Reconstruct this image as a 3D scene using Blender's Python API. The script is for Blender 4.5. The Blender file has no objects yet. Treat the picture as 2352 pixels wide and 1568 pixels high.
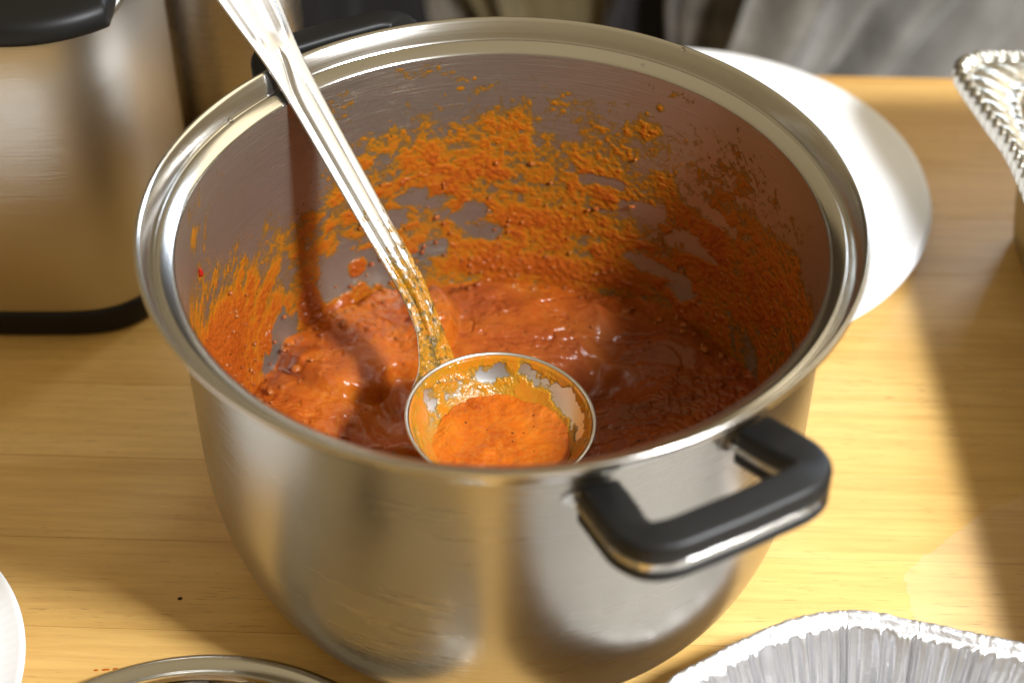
import bpy, bmesh, math, random
import numpy as np
from mathutils import Vector, Matrix

scene = bpy.context.scene
col = scene.collection
R = math.radians
PI = math.pi
random.seed(7)

# ------------------------------------------------------------------ camera
cd = bpy.data.cameras.new('camera')
cam = bpy.data.objects.new('camera', cd)
col.objects.link(cam)
scene.camera = cam
cam.location = (.0032, -.5435, .6075)
cam.rotation_euler = (R(90) - .7356, R(-.1), 0)
cd.sensor_width = 36
cd.lens = 3800 / 2352 * 36
cd.clip_start = .02
cd.clip_end = 50
cd.dof.use_dof = True
cd.dof.focus_distance = .755
cd.dof.aperture_fstop = 4.8

# ------------------------------------------------------------------ light (indoor: lamps only)
w = bpy.data.worlds.new('World')
scene.world = w
w.use_nodes = True
wt = w.node_tree                                   # dim warm room: lighter ceiling, darker walls
_tc = wt.nodes.new('ShaderNodeTexCoord'); _sp = wt.nodes.new('ShaderNodeSeparateXYZ'); _rp = wt.nodes.new('ShaderNodeValToRGB')
wt.links.new(_tc.outputs['Generated'], _sp.inputs[0]); wt.links.new(_sp.outputs[2], _rp.inputs[0]); wt.links.new(_rp.outputs[0], wt.nodes['Background'].inputs[0])
_rp.color_ramp.elements[0].position = .15; _rp.color_ramp.elements[0].color = (.56, .41, .21, 1)
_rp.color_ramp.elements[1].position = .95; _rp.color_ramp.elements[1].color = (1.0, .80, .48, 1)
wt.nodes['Background'].inputs[1].default_value = .40

def area(name, loc, target, size, power, color, sy=None):
    l = bpy.data.lights.new(name, 'AREA')
    l.energy = power
    l.color = color
    l.size = size
    if sy:
        l.shape = 'RECTANGLE'
        l.size_y = sy
    o = bpy.data.objects.new(name, l)
    col.objects.link(o)
    o.location = loc
    o.rotation_euler = (Vector(target) - Vector(loc)).to_track_quat('-Z', 'Y').to_euler()
    return o

area('key_lamp', (.54, -.46, .80), (0, 0, .1), .11, 15.0, (.93, .96, 1.0))
area('second_lamp', (.63, -.40, .74), (0, 0, .1), .11, 3.2, (.95, .95, 1.0))
area('ceiling_lamp', (1.35, .75, 1.45), (0, 0, .1), 1.1, 6, (1, .86, .62), 1.1)
area('window_light', (1.3, 2.0, 1.1), (-.2, .2, .1), .5, 18, (.72, .84, 1), 1.2)

scene.view_settings.view_transform = 'Standard'
scene.view_settings.look = 'None'
scene.view_settings.exposure = .34
scene.view_settings.gamma = 1

# ------------------------------------------------------------------ helpers
def tag(o, label=None, cat=None, group=None, kind=None):
    if label: o['label'] = label
    if cat: o['category'] = cat
    if group: o['group'] = group
    if kind: o['kind'] = kind
    return o

def empty(name, loc=(0, 0, 0), rz=0):
    o = bpy.data.objects.new(name, None)
    col.objects.link(o)
    o.location = loc
    o.rotation_euler = (0, 0, rz)
    o.empty_display_size = .02
    return o

def mesh_obj(name, verts, faces, mat, parent=None, smooth=True, attrs=None):
    me = bpy.data.meshes.new(name)
    verts = np.asarray(verts, dtype=np.float32).reshape(-1, 3)
    if isinstance(faces, np.ndarray):
        k = faces.shape[1]
        me.vertices.add(len(verts))
        me.vertices.foreach_set('co', verts.ravel())
        me.loops.add(faces.size)
        me.loops.foreach_set('vertex_index', faces.ravel().astype(np.int32))
        me.polygons.add(len(faces))
        me.polygons.foreach_set('loop_start', np.arange(0, faces.size, k, dtype=np.int32))
        me.update(calc_edges=True)
        me.validate()
    else:
        me.from_pydata([tuple(v) for v in verts.tolist()], [], faces)
        me.update()
    if smooth:
        me.polygons.foreach_set('use_smooth', np.ones(len(me.polygons), dtype=bool))
    if attrs:
        for k, v in attrs.items():
            a = me.attributes.new(k, 'FLOAT', 'POINT')
            a.data.foreach_set('value', np.asarray(v, dtype=np.float32).ravel())
    if mat: me.materials.append(mat)
    o = bpy.data.objects.new(name, me)
    col.objects.link(o)
    if parent: o.parent = parent
    return o

def grid_faces(n, m, wrap=False):
    """faces of an n x m vertex grid (index i*m+j); wrap joins the last column j to the first"""
    i = np.arange(n - 1)[:, None]
    j = np.arange(m if wrap else m - 1)[None]
    j2 = (j + 1) % m
    return np.stack([i * m + j, i * m + j2, (i + 1) * m + j2, (i + 1) * m + j], -1).reshape(-1, 4)

def compact(V, F, attrs):
    used = np.unique(F)
    mp = -np.ones(len(V), dtype=np.int64)
    mp[used] = np.arange(len(used))
    return V[used], mp[F], {k: np.asarray(v).ravel()[used] for k, v in attrs.items()}

def hsh(ix, iy, iz, seed):
    h = (ix * 374761393 + iy * 668265263 + iz * 2147483647 + seed * 1274126177) & 0xffffffff
    h = ((h ^ (h >> 13)) * 1274126177) & 0xffffffff
    h = ((h ^ (h >> 16)) * 2246822519) & 0xffffffff
    return ((h ^ (h >> 15)) & 0xffff) / 65535.0

def vnoise(x, y, z=0., seed=0):
    x, y, z = np.broadcast_arrays(np.asarray(x, float), np.asarray(y, float), np.asarray(z, float))
    xi, yi, zi = np.floor(x), np.floor(y), np.floor(z)
    fx, fy, fz = x - xi, y - yi, z - zi
    fx, fy, fz = [f * f * f * (f * (f * 6 - 15) + 10) for f in (fx, fy, fz)]
    xi, yi, zi = xi.astype(np.int64), yi.astype(np.int64), zi.astype(np.int64)
    r = 0
    for dx in (0, 1):
        wx = fx if dx else 1 - fx
        for dy in (0, 1):
            wy = fy if dy else 1 - fy
            for dz in (0, 1):
                wz = fz if dz else 1 - fz
                r = r + hsh(xi + dx, yi + dy, zi + dz, seed) * wx * wy * wz
    return r

def fbm(x, y, z=0., oct=4, seed=0, gain=.5):
    s, a, t = 0, 1, 0
    for o in range(oct):
        f = 2.03 ** o
        s = s + a * vnoise(np.asarray(x) * f + 17.3 * o, np.asarray(y) * f - 9.1 * o, np.asarray(z) * f, seed + o)
        t += a
        a *= gain
    return s / t

def sstep(a, b, x):
    t = np.clip((x - a) / (b - a), 0, 1)
    return t * t * (3 - 2 * t)

def lathe(name, prof, mat, parent=None, seg=160, centre=(0, 0), smooth=True):
    t = np.linspace(0, 2 * PI, seg, endpoint=False)
    P = np.array(prof)
    V = np.stack([centre[0] + P[:, 0:1] * np.cos(t), centre[1] + P[:, 0:1] * np.sin(t), np.repeat(P[:, 1:2], seg, 1)], -1)
    return mesh_obj(name, V.reshape(-1, 3), grid_faces(len(P), seg, True), mat, parent, smooth)

def rounded(prof, r=.001, n=3):
    """round the corners of a 2-D polyline"""
    out = [prof[0]]
    for i in range(1, len(prof) - 1):
        p, a, b = np.array(prof[i]), np.array(prof[i - 1]), np.array(prof[i + 1])
        da, db = np.linalg.norm(a - p), np.linalg.norm(b - p)
        rr = min(r, da * .45, db * .45)
        A, B = p + (a - p) / da * rr, p + (b - p) / db * rr
        for k in range(n + 1):
            t = k / n
            out.append(tuple((1 - t) ** 2 * A + 2 * t * (1 - t) * p + t * t * B))
    out.append(prof[-1])
    return out

def catmull(P, n=8):
    P = np.array(P, float)
    Q = np.vstack([2 * P[0] - P[1], P, 2 * P[-1] - P[-2]])
    out = []
    for i in range(1, len(Q) - 2):
        for k in range(n):
            t = k / n
            out.append(.5 * (2 * Q[i] + (Q[i + 1] - Q[i - 1]) * t + (2 * Q[i - 1] - 5 * Q[i] + 4 * Q[i + 1] - Q[i + 2]) * t * t
                       + (3 * Q[i] - Q[i - 1] - 3 * Q[i + 1] + Q[i + 2]) * t ** 3))
    out.append(P[-1])
    return np.array(out)

# ------------------------------------------------------------------ materials
def new_mat(name):
    m = bpy.data.materials.new(name)
    m.use_nodes = True
    nt = m.node_tree
    b = nt.nodes['Principled BSDF']
    return m, nt, b

def N(nt, t, **kw):
    n = nt.nodes.new(t)
    for k, v in kw.items():
        if k.startswith('i_'):
            key = k[2:]
            n.inputs[int(key) if key.isdigit() else key.replace('_', ' ')].default_value = v
        else:
            setattr(n, k, v)
    return n

def ramp(nt, fac, stops, interp='LINEAR'):
    r = N(nt, 'ShaderNodeValToRGB')
    r.color_ramp.interpolation = interp
    e = r.color_ramp.elements
    while len(e) < len(stops): e.new(.5)
    for k, (p, c) in enumerate(stops):
        e[k].position = p
        e[k].color = (c[0], c[1], c[2], 1) if not isinstance(c, float) else (c, c, c, 1)
    nt.links.new(fac, r.inputs[0])
    return r.outputs[0]

def coords(nt, scale, rot=(0, 0, 0), kind='Object'):
    tc = N(nt, 'ShaderNodeTexCoord')
    mp = N(nt, 'ShaderNodeMapping')
    mp.inputs['Scale'].default_value = scale
    mp.inputs['Rotation'].default_value = rot
    nt.links.new(tc.outputs[kind], mp.inputs[0])
    return mp.outputs[0]

def noise(nt, vec, scale, detail=4, rough=.55, dist=0.):
    n = N(nt, 'ShaderNodeTexNoise')
    n.inputs['Scale'].default_value = scale
    n.inputs['Detail'].default_value = detail
    n.inputs['Roughness'].default_value = rough
    n.inputs['Distortion'].default_value = dist
    nt.links.new(vec, n.inputs['Vector'])
    return n.outputs['Fac']

def bump(nt, h, strength, dist=.001, normal=None):
    b = N(nt, 'ShaderNodeBump')
    b.inputs['Strength'].default_value = strength
    b.inputs['Distance'].default_value = dist
    nt.links.new(h, b.inputs['Height'])
    if normal: nt.links.new(normal, b.inputs['Normal'])
    return b.outputs[0]

def mixc(nt, fac, a, b, mode='MIX'):
    m = N(nt, 'ShaderNodeMix', data_type='RGBA', blend_type=mode)
    for s, v in ((m.inputs[0], fac), (m.inputs[6], a), (m.inputs[7], b)):
        if hasattr(v, 'is_output'): nt.links.new(v, s)
        elif isinstance(v, (int, float)): s.default_value = v
        else: s.default_value = (v[0], v[1], v[2], 1)
    return m.outputs[2]

def math_n(nt, op, a, b=0., clamp=False):
    m = N(nt, 'ShaderNodeMath', operation=op, use_clamp=clamp)
    for s, v in ((m.inputs[0], a), (m.inputs[1], b)):
        if hasattr(v, 'is_output'): nt.links.new(v, s)
        else: s.default_value = v
    return m.outputs[0]

def steel(name, base=(.62, .60, .57), rough=.2, aniso=0., brush=0., brush_scale=(12, 12, 900), rvar=.06, smudge=.05):
    m, nt, b = new_mat(name)
    b.inputs['Metallic'].default_value = 1
    v = coords(nt, (1, 1, 1))
    sm = noise(nt, v, 14, 5, .6)
    c = ramp(nt, sm, [(.3, tuple(x * (1 - smudge) for x in base)), (.7, base)])
    nt.links.new(c, b.inputs['Base Color'])
    g = noise(nt, coords(nt, brush_scale), 1, 3, .6)
    rr = math_n(nt, 'ADD', math_n(nt, 'MULTIPLY', g, rvar * 2), rough - rvar)
    rr = math_n(nt, 'ADD', rr, math_n(nt, 'MULTIPLY', sm, rvar))
    nt.links.new(rr, b.inputs['Roughness'])
    if aniso:
        b.inputs['Anisotropic'].default_value = aniso
        t = N(nt, 'ShaderNodeTangent', direction_type='RADIAL', axis='Z')
        nt.links.new(t.outputs[0], b.inputs['Tangent'])
    if brush:
        nt.links.new(bump(nt, g, brush, .0004), b.inputs['Normal'])
    return m

def plastic(name, c, rough=.4, bumps=.15, scale=900):
    m, nt, b = new_mat(name)
    b.inputs['Base Color'].default_value = (*c, 1)
    b.inputs['Roughness'].default_value = rough
    b.inputs['Specular IOR Level'].default_value = .28
    nt.links.new(bump(nt, noise(nt, coords(nt, (1, 1, 1)), scale, 2), bumps, .0002), b.inputs['Normal'])
    return m

M_body = steel('polished_steel', (.44, .42, .375), .26, brush=0, brush_scale=(10, 10, 260), rvar=.045, smudge=.12)
M_inner = steel('brushed_inner_steel', (.36, .335, .275), .29, aniso=.2, brush=.9, brush_scale=(22, 22, 1300), rvar=.08, smudge=.12)
M_inner.node_tree.nodes['Principled BSDF'].inputs['Metallic'].default_value = .84
M_rim = steel('rim_steel', (.58, .565, .53), .15, brush=.08, brush_scale=(16, 16, 1200), rvar=.05)
M_ladle = steel('ladle_steel', (.70, .69, .67), .32, rvar=.05, smudge=.08)
M_urn = steel('brushed_vessel_steel', (.60, .575, .53), .30, aniso=.85, brush=.2, brush_scale=(9, 9, 1600), rvar=.06)
M_black = plastic('black_plastic', (.007, .007, .0065), .46)
M_blackring = plastic('black_rubber', (.010, .009, .009), .5)

def sauce_mat(name, film=False, base=(.38, .080, .006)):
    m, nt, b = new_mat(name)
    v = coords(nt, (1, 1, 1))
    n1 = noise(nt, v, 38, 5, .6)
    n2 = noise(nt, v, 420, 3, .6)
    n3 = noise(nt, v, 1500, 2, .5)
    dark = tuple(x * f for x, f in zip(base, (.62, .40, .6)))
    lightc = (min(base[0] * 1.12, 1), base[1] * 1.5, base[2] * 1.6)
    c = ramp(nt, n1, [(.30, dark), (.5, base), (.72, lightc)])
    c = mixc(nt, ramp(nt, n2, [(.45, 0.), (.7, .45)]), c, (.42, .16, .018))
    if not film:
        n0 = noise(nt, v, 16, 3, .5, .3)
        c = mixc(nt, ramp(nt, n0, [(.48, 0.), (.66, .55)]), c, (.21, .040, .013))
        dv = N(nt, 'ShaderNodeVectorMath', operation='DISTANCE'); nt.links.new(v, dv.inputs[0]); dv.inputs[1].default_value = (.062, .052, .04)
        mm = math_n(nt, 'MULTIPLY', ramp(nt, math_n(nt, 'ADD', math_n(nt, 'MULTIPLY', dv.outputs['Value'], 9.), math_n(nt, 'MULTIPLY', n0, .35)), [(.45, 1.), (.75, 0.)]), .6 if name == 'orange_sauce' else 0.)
        c = mixc(nt, mm, c, (.13, .035, .014))  # darker centre-right patch: brown meat, plus the pot's shade put into the colour
    a = None
    if film:
        at = N(nt, 'ShaderNodeAttribute', attribute_name='thick')
        thick = at.outputs['Fac']
        tc = ramp(nt, thick, [(0., (.15, .095, .016)), (.22, (.22, .112, .008)), (.42, (.30, .108, .006)), (.70, (.31, .080, .005)), (1., (.26, .050, .005))])
        c = mixc(nt, .85, c, tc)
        al = math_n(nt, 'ADD', math_n(nt, 'MULTIPLY', thick, 1.1), math_n(nt, 'MULTIPLY', math_n(nt, 'ADD', n2, n1), .30))
        a = ramp(nt, al, [(.24, 0.), (.36, .24), (.52, .55), (.70, .88), (.95, 1.)])
    # herb specks and chilli flakes
    vo = N(nt, 'ShaderNodeTexVoronoi')
    vo.inputs['Scale'].default_value = 420
    nt.links.new(v, vo.inputs['Vector'])
    pick = N(nt, 'ShaderNodeSeparateColor')
    nt.links.new(vo.outputs['Color'], pick.inputs[0])
    spot = math_n(nt, 'MULTIPLY', math_n(nt, 'LESS_THAN', math_n(nt, 'ADD', vo.outputs['Distance'], math_n(nt, 'MULTIPLY', n3, .12)), math_n(nt, 'MULTIPLY', pick.outputs[1], .36)),
                  math_n(nt, 'GREATER_THAN', pick.outputs[0], .80))
    c = mixc(nt, math_n(nt, 'MULTIPLY', spot, .75), c, (.045, .018, .006))
    nt.links.new(c, b.inputs['Base Color'])
    b.inputs['Roughness'].default_value = .24
    nt.links.new(ramp(nt, n2, [(.3, .08), (.7, .28)]), b.inputs['Roughness'])
    b.inputs['Specular IOR Level'].default_value = .32
    if not film:
        b.inputs['Subsurface Weight'].default_value = .12
        b.inputs['Subsurface Radius'].default_value = (.006, .0016, .0005)
        b.inputs['Subsurface Scale'].default_value = 1
    h = math_n(nt, 'ADD', math_n(nt, 'MULTIPLY', n2, 1.0), math_n(nt, 'MULTIPLY', n3, .35))
    nt.links.new(bump(nt, h, .24 if not film else .24, .0009), b.inputs['Normal'])
    if a:
        nt.links.new(a, b.inputs['Alpha'])
    return m

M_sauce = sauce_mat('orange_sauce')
M_bowlsauce = sauce_mat('ladle_sauce', base=(.46, .100, .005))
M_film = sauce_mat('sauce_film', film=True)
M_lfilm = sauce_mat('ladle_film', film=True)
def ladle_film():
    nt = M_lfilm.node_tree; b = nt.nodes['Principled BSDF']
    v = coords(nt, (1, 1, 1))
    at = N(nt, 'ShaderNodeAttribute', attribute_name='thick')
    c = ramp(nt, at.outputs['Fac'], [(0., (.20, .135, .010)), (.3, (.36, .175, .009)), (.7, (.40, .130, .007))])
    c = mixc(nt, ramp(nt, noise(nt, v, 260, 4, .6), [(.50, 0.), (.60, .8)]), c, (.07, .050, .012))  # dark mottle: the steel's dark reflections put into the film colour
    nt.links.new(c, b.inputs['Base Color'])
ladle_film()
M_bfilm = sauce_mat('bowl_film', film=True)
def bowl_film_mat():
    nt = M_bfilm.node_tree; b = nt.nodes['Principled BSDF']
    at = N(nt, 'ShaderNodeAttribute', attribute_name='thick')
    c = ramp(nt, at.outputs['Fac'], [(0., (.20, .135, .010)), (.3, (.36, .175, .009)), (.7, (.40, .130, .007))])
    c = mixc(nt, ramp(nt, noise(nt, coords(nt, (1, 1, 1)), 700, 3, .6), [(.62, 0.), (.70, .6)]), c, (.10, .045, .010))
    nt.links.new(c, b.inputs['Base Color'])
bowl_film_mat()

def wood():
    m, nt, b = new_mat('oiled_wood')
    oi = N(nt, 'ShaderNodeObjectInfo')
    tc = N(nt, 'ShaderNodeTexCoord')
    off = N(nt, 'ShaderNodeVectorMath', operation='MULTIPLY_ADD')
    cmb = N(nt, 'ShaderNodeCombineXYZ')
    for k in range(3): nt.links.new(oi.outputs['Random'], cmb.inputs[k])
    nt.links.new(cmb.outputs[0], off.inputs[0])
    off.inputs[1].default_value = (3.1, 5.7, 2.3)
    nt.links.new(tc.outputs['Object'], off.inputs[2])
    def mp(sc):
        x = N(nt, 'ShaderNodeMapping')
        x.inputs['Scale'].default_value = sc
        nt.links.new(off.outputs[0], x.inputs[0])
        return x.outputs[0]
    broad = noise(nt, mp((3.2, 26, 10)), 1, 4, .55, .6)
    grain = noise(nt, mp((14, 240, 60)), 1, 5, .65, .4)
    pores = noise(nt, mp((95, 1500, 300)), 1, 2, .5)
    c = ramp(nt, broad, [(.25, (.60, .365, .105)), (.5, (.69, .440, .142)), (.75, (.77, .52, .20))])
    c = mixc(nt, ramp(nt, grain, [(.35, .42), (.62, 0.)]), c, (.46, .24, .065))
    pm = math_n(nt, 'MULTIPLY', ramp(nt, pores, [(.27, 1.), (.36, 0.)]), ramp(nt, noise(nt, mp((6, 20, 5)), 1, 2), [(.35, .15), (.65, .85)]))
    c = mixc(nt, math_n(nt, 'MULTIPLY', pm, .9), c, (.20, .09, .025))
    kn = N(nt, 'ShaderNodeTexVoronoi')
    nt.links.new(mp((8, 13, 1)), kn.inputs['Vector'])
    kn.inputs['Scale'].default_value = 1.
    kk = math_n(nt, 'LESS_THAN', kn.outputs['Distance'], 0.035)
    c = mixc(nt, math_n(nt, 'MULTIPLY', kk, .6), c, (.30, .12, .03))
    tint = ramp(nt, oi.outputs['Random'], [(0., (.965, .95, .93)), (.5, (1., .99, .97)), (1., (1.02, 1.02, 1.03))])
    c = mixc(nt, 1., c, tint, 'MULTIPLY')
    nt.links.new(c, b.inputs['Base Color'])
    rg = ramp(nt, noise(nt, coords(nt, (9, 9, 9), kind='Object'), 1, 4), [(.3, .30), (.7, .48)])
    nt.links.new(rg, b.inputs['Roughness'])
    h = math_n(nt, 'SUBTRACT', grain, math_n(nt, 'MULTIPLY', pm, 1.2))
    nt.links.new(bump(nt, h, .22, .0005), b.inputs['Normal'])
    return m
M_wood = wood()

def foam():
    m, nt, b = new_mat('white_foam')
    b.inputs['Base Color'].default_value = (.90, .91, .93, 1)
    b.inputs['Roughness'].default_value = .6
    b.inputs['Specular IOR Level'].default_value = .25
    b.inputs['Subsurface Weight'].default_value = .3
    b.inputs['Subsurface Radius'].default_value = (.004, .004, .004)
    nt.links.new(bump(nt, noise(nt, coords(nt, (1, 1, 1)), 500, 2), .08, .0003), b.inputs['Normal'])
    return m
M_foam = foam()

def foil(name, base, rough):
    m, nt, b = new_mat(name)
    b.inputs['Metallic'].default_value = 1
    b.inputs['Base Color'].default_value = (*base, 1)
    b.inputs['Roughness'].default_value = rough
    h = noise(nt, coords(nt, (1, 1, 1)), 120, 4, .6)
    nt.links.new(bump(nt, h, .5, .0015), b.inputs['Normal'])
    return m
M_foil = foil('aluminium_foil', (.64, .64, .66), .36)
M_foil.node_tree.nodes['Principled BSDF'].inputs['Metallic'].default_value = .95
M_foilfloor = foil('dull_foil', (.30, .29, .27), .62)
M_silver = foil('embossed_aluminium', (.58, .57, .52), .30)

def cloth(name, c1, c2, scale=6, rough=.9):
    m, nt, b = new_mat(name)
    n = noise(nt, coords(nt, (1, 1, 1)), scale, 5, .6)
    f = noise(nt, coords(nt, (1, 1, 1)), 420, 2, .5)
    c = ramp(nt, n, [(.35, c1), (.65, c2)])
    c = mixc(nt, math_n(nt, 'MULTIPLY', f, .35), c, tuple(x * .55 for x in c1))
    nt.links.new(c, b.inputs['Base Color'])
    b.inputs['Roughness'].default_value = rough
    b.inputs['Sheen Weight'].default_value = .3
    nt.links.new(bump(nt, f, .3, .001), b.inputs['Normal'])
    return m

# ------------------------------------------------------------------ table
ROT = R(-2.0)
table = empty('wooden_table', (0, 0, 0), ROT)
tag(table, 'pale oiled wooden table of glued planks carrying the steel pot and dishes', 'table')
joints = [-.5607, -.5067, -.4527, -.3987, -.3447, -.2907, -.2367, -.1827, -.1287, -.0747, -.0211, .0330, .0867, .1403, .1939, .2477, .3015, .3553, .3970]
prng = random.Random(4)
def plank(x0, x1, y0, y1, edge=False):
    g = .0001
    bm = bmesh.new()
    bmesh.ops.create_cube(bm, size=1)
    for v in bm.verts:
        v.co = Vector(((x1 - x0 - 2 * g) * v.co.x, (y1 - y0 - 2 * g) * v.co.y, .024 * v.co.z))
    top = [e for e in bm.edges if all(v.co.z > 0 for v in e.verts)]
    bmesh.ops.bevel(bm, geom=top, offset=.00012, segments=1, affect='EDGES')
    if edge:
        es = [e for e in bm.edges if all(v.co.y > (y1 - y0) / 2 - .0004 - 2 * g and v.co.z > .0115 for v in e.verts)]
        if es: bmesh.ops.bevel(bm, geom=es, offset=.003, segments=3, affect='EDGES')
    me = bpy.data.meshes.new('plank')
    bm.to_mesh(me); bm.free()
    me.materials.append(M_wood)
    o = bpy.data.objects.new('plank', me)
    col.objects.link(o)
    o.parent = table
    o.location = ((x0 + x1) / 2, (y0 + y1) / 2, -.012)
for k in range(len(joints) - 1):
    cuts = [-.75, prng.uniform(-.62, -.45), prng.uniform(.46, .60), .85]
    for a in range(3):
        plank(cuts[a], cuts[a + 1], joints[k], joints[k + 1], k == len(joints) - 2)

# ------------------------------------------------------------------ pot
pot = empty('stock_pot', (0, 0, 0))
tag(pot, 'large stainless steel cooking pot with black side handles, its inside smeared with sauce', 'pot')

def wall_r(z, off=0.):
    """inner wall radius at height z"""
    z = np.asarray(z, float)
    q = np.clip(1 - ((.088 - z) / .085) ** 2, 0, 1)
    return np.where(z > .088, .1355, .1005 + .035 * np.sqrt(q)) + off

# outer shell
pr = [(0.0, .0006), (.080, .0006), (.088, .0), (.097, .0)]
for a in np.linspace(-PI / 2, 0, 26)[1:]:
    pr.append((.1015 + .0352 * math.cos(a), .085 + .085 * math.sin(a)))
pr += [(.1367, .12), (.1367, .15), (.1367, .1700)]
lathe('outer_wall', pr, M_body, pot, 256)
# inner shell
pi_ = [(0.0, .0030), (.090, .0030)]
for a in np.linspace(-PI / 2, 0, 30)[1:]:
    pi_.append((.1005 + .035 * math.cos(a), .088 + .085 * math.sin(a)))
pi_ += [(.1355, .12), (.1355, .15), (.1355, .1782)]
lathe('inner_wall', pi_, M_inner, pot, 256)
# rolled, stepped rim that takes the lid
rim = [(.1366, .1690), (.1370, .1722), (.1385, .1750), (.1425, .1782), (.1470, .1822), (.1498, .1862), (.1505, .1882),
       (.1503, .1897), (.1495, .1904), (.1486, .1901), (.1477, .1888), (.1460, .1860), (.1448, .1836), (.1442, .1820), (.1437, .1811),
       (.1432, .1807), (.1427, .1813), (.1420, .1822), (.1411, .1818), (.1399, .1812), (.1385, .1803), (.1372, .1794), (.1364, .1788), (.1358, .1780), (.1355, .1768)]
lathe('rim', rim, M_rim, pot, 320)

# handles
def sweep(name, path, sec, mat, parent, cap=True):
    """sweep closed 2-D section (side, up) along a horizontal path; section may be a function of index"""
    P = np.array(path)
    n = len(P)
    T = np.gradient(P, axis=0)
    T /= np.linalg.norm(T, axis=1)[:, None]
    S = np.stack([T[:, 1], -T[:, 0], np.zeros(n)], -1)
    V = []
    for i in range(n):
        sc = np.array(sec(i, i / (n - 1)) if callable(sec) else sec)
        for s, u in sc: V.append(P[i] + S[i] * s + np.array([0, 0, u]))
    m = len(sc)
    F = [tuple(f) for f in grid_faces(n, m, True).tolist()]
    if cap:
        F.append(tuple(range(m))[::-1])
        F.append(tuple(range((n - 1) * m, n * m)))
    o = mesh_obj(name, V, F, mat, parent)
    bm = bmesh.new(); bm.from_mesh(o.data)
    bmesh.ops.recalc_face_normals(bm, faces=bm.faces)
    bm.to_mesh(o.data); bm.free()
    return o

def rrect(w, z0, z1, r, n=4, rt=None):
    pts = []
    rt = rt or r
    for cx, cz, a0, rr in ((w / 2 - rt, z1 - rt, 0, rt), (-w / 2 + rt, z1 - rt, 90, rt), (-w / 2 + r, z0 + r, 180, r), (w / 2 - r, z0 + r, 270, r)):
        for k in range(n + 1):
            a = R(a0 + 90 * k / n)
            pts.append((cx + rr * math.cos(a), cz + rr * math.sin(a)))
    return pts

def handle(azd):
    h = empty('handle')
    h.parent = pot
    h.rotation_euler = (0, 0, R(azd - 270))     # local -y points outward
    half = [(-.0335, .1375), (-.0345, .146), (-.0360, .156), (-.0370, .1640), (-.0345, .1718), (-.0270, .1756), (-.0140, .1763)]
    base = [(x, -r) for x, r in half] + [(0, -.1766)] + [(-x, -r) for x, r in half[::-1]]
    rise = lambda y: .25 * (-y - .1375)
    pth = catmull([(a, b, rise(b)) for a, b in base], 7)
    def wid(i, t):
        e = min(t, 1 - t)
        return .0146 + .0020 * (1 - min(1, max(0, (e - .12) / .15)))
    zt = .1708
    sweep('upper_grip', pth, lambda i, t: rrect(wid(i, t), zt - .0090, zt, .0008, rt=.0028), M_black, h)
    sweep('lower_grip', pth, lambda i, t: rrect(wid(i, t) + .0004, zt - .0178, zt - .0122, .0014, rt=.0006), M_black, h)
    p2 = np.vstack([[(-.0333, -.1350, 0)], pth, [(.0333, -.1350, 0)]])
    sweep('steel_strip', p2, lambda i, t: rrect(wid(i, t) - .0004, zt - .0125, zt - .0089, .0003), M_rim, h)
    # small steel flange plates welded to the wall
    for sx in (-1, 1):
        V, F = [], []
        cx = .0335 * sx
        for kx in np.linspace(-.011, .011, 9):
            for kz in np.linspace(-.005, .005, 4):
                x = cx + kx
                rr = .1367 + .0011 - .0006 * (abs(kx) / .011) ** 3
                V.append((x, -math.sqrt(rr * rr - x * x), zt - .0108 + kz * math.sqrt(max(0.05, 1 - (kx / .0115) ** 2))))
        mesh_obj('flange', V, grid_faces(9, 4), M_rim, h)
handle(-61.8)
handle(119.0)

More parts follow.
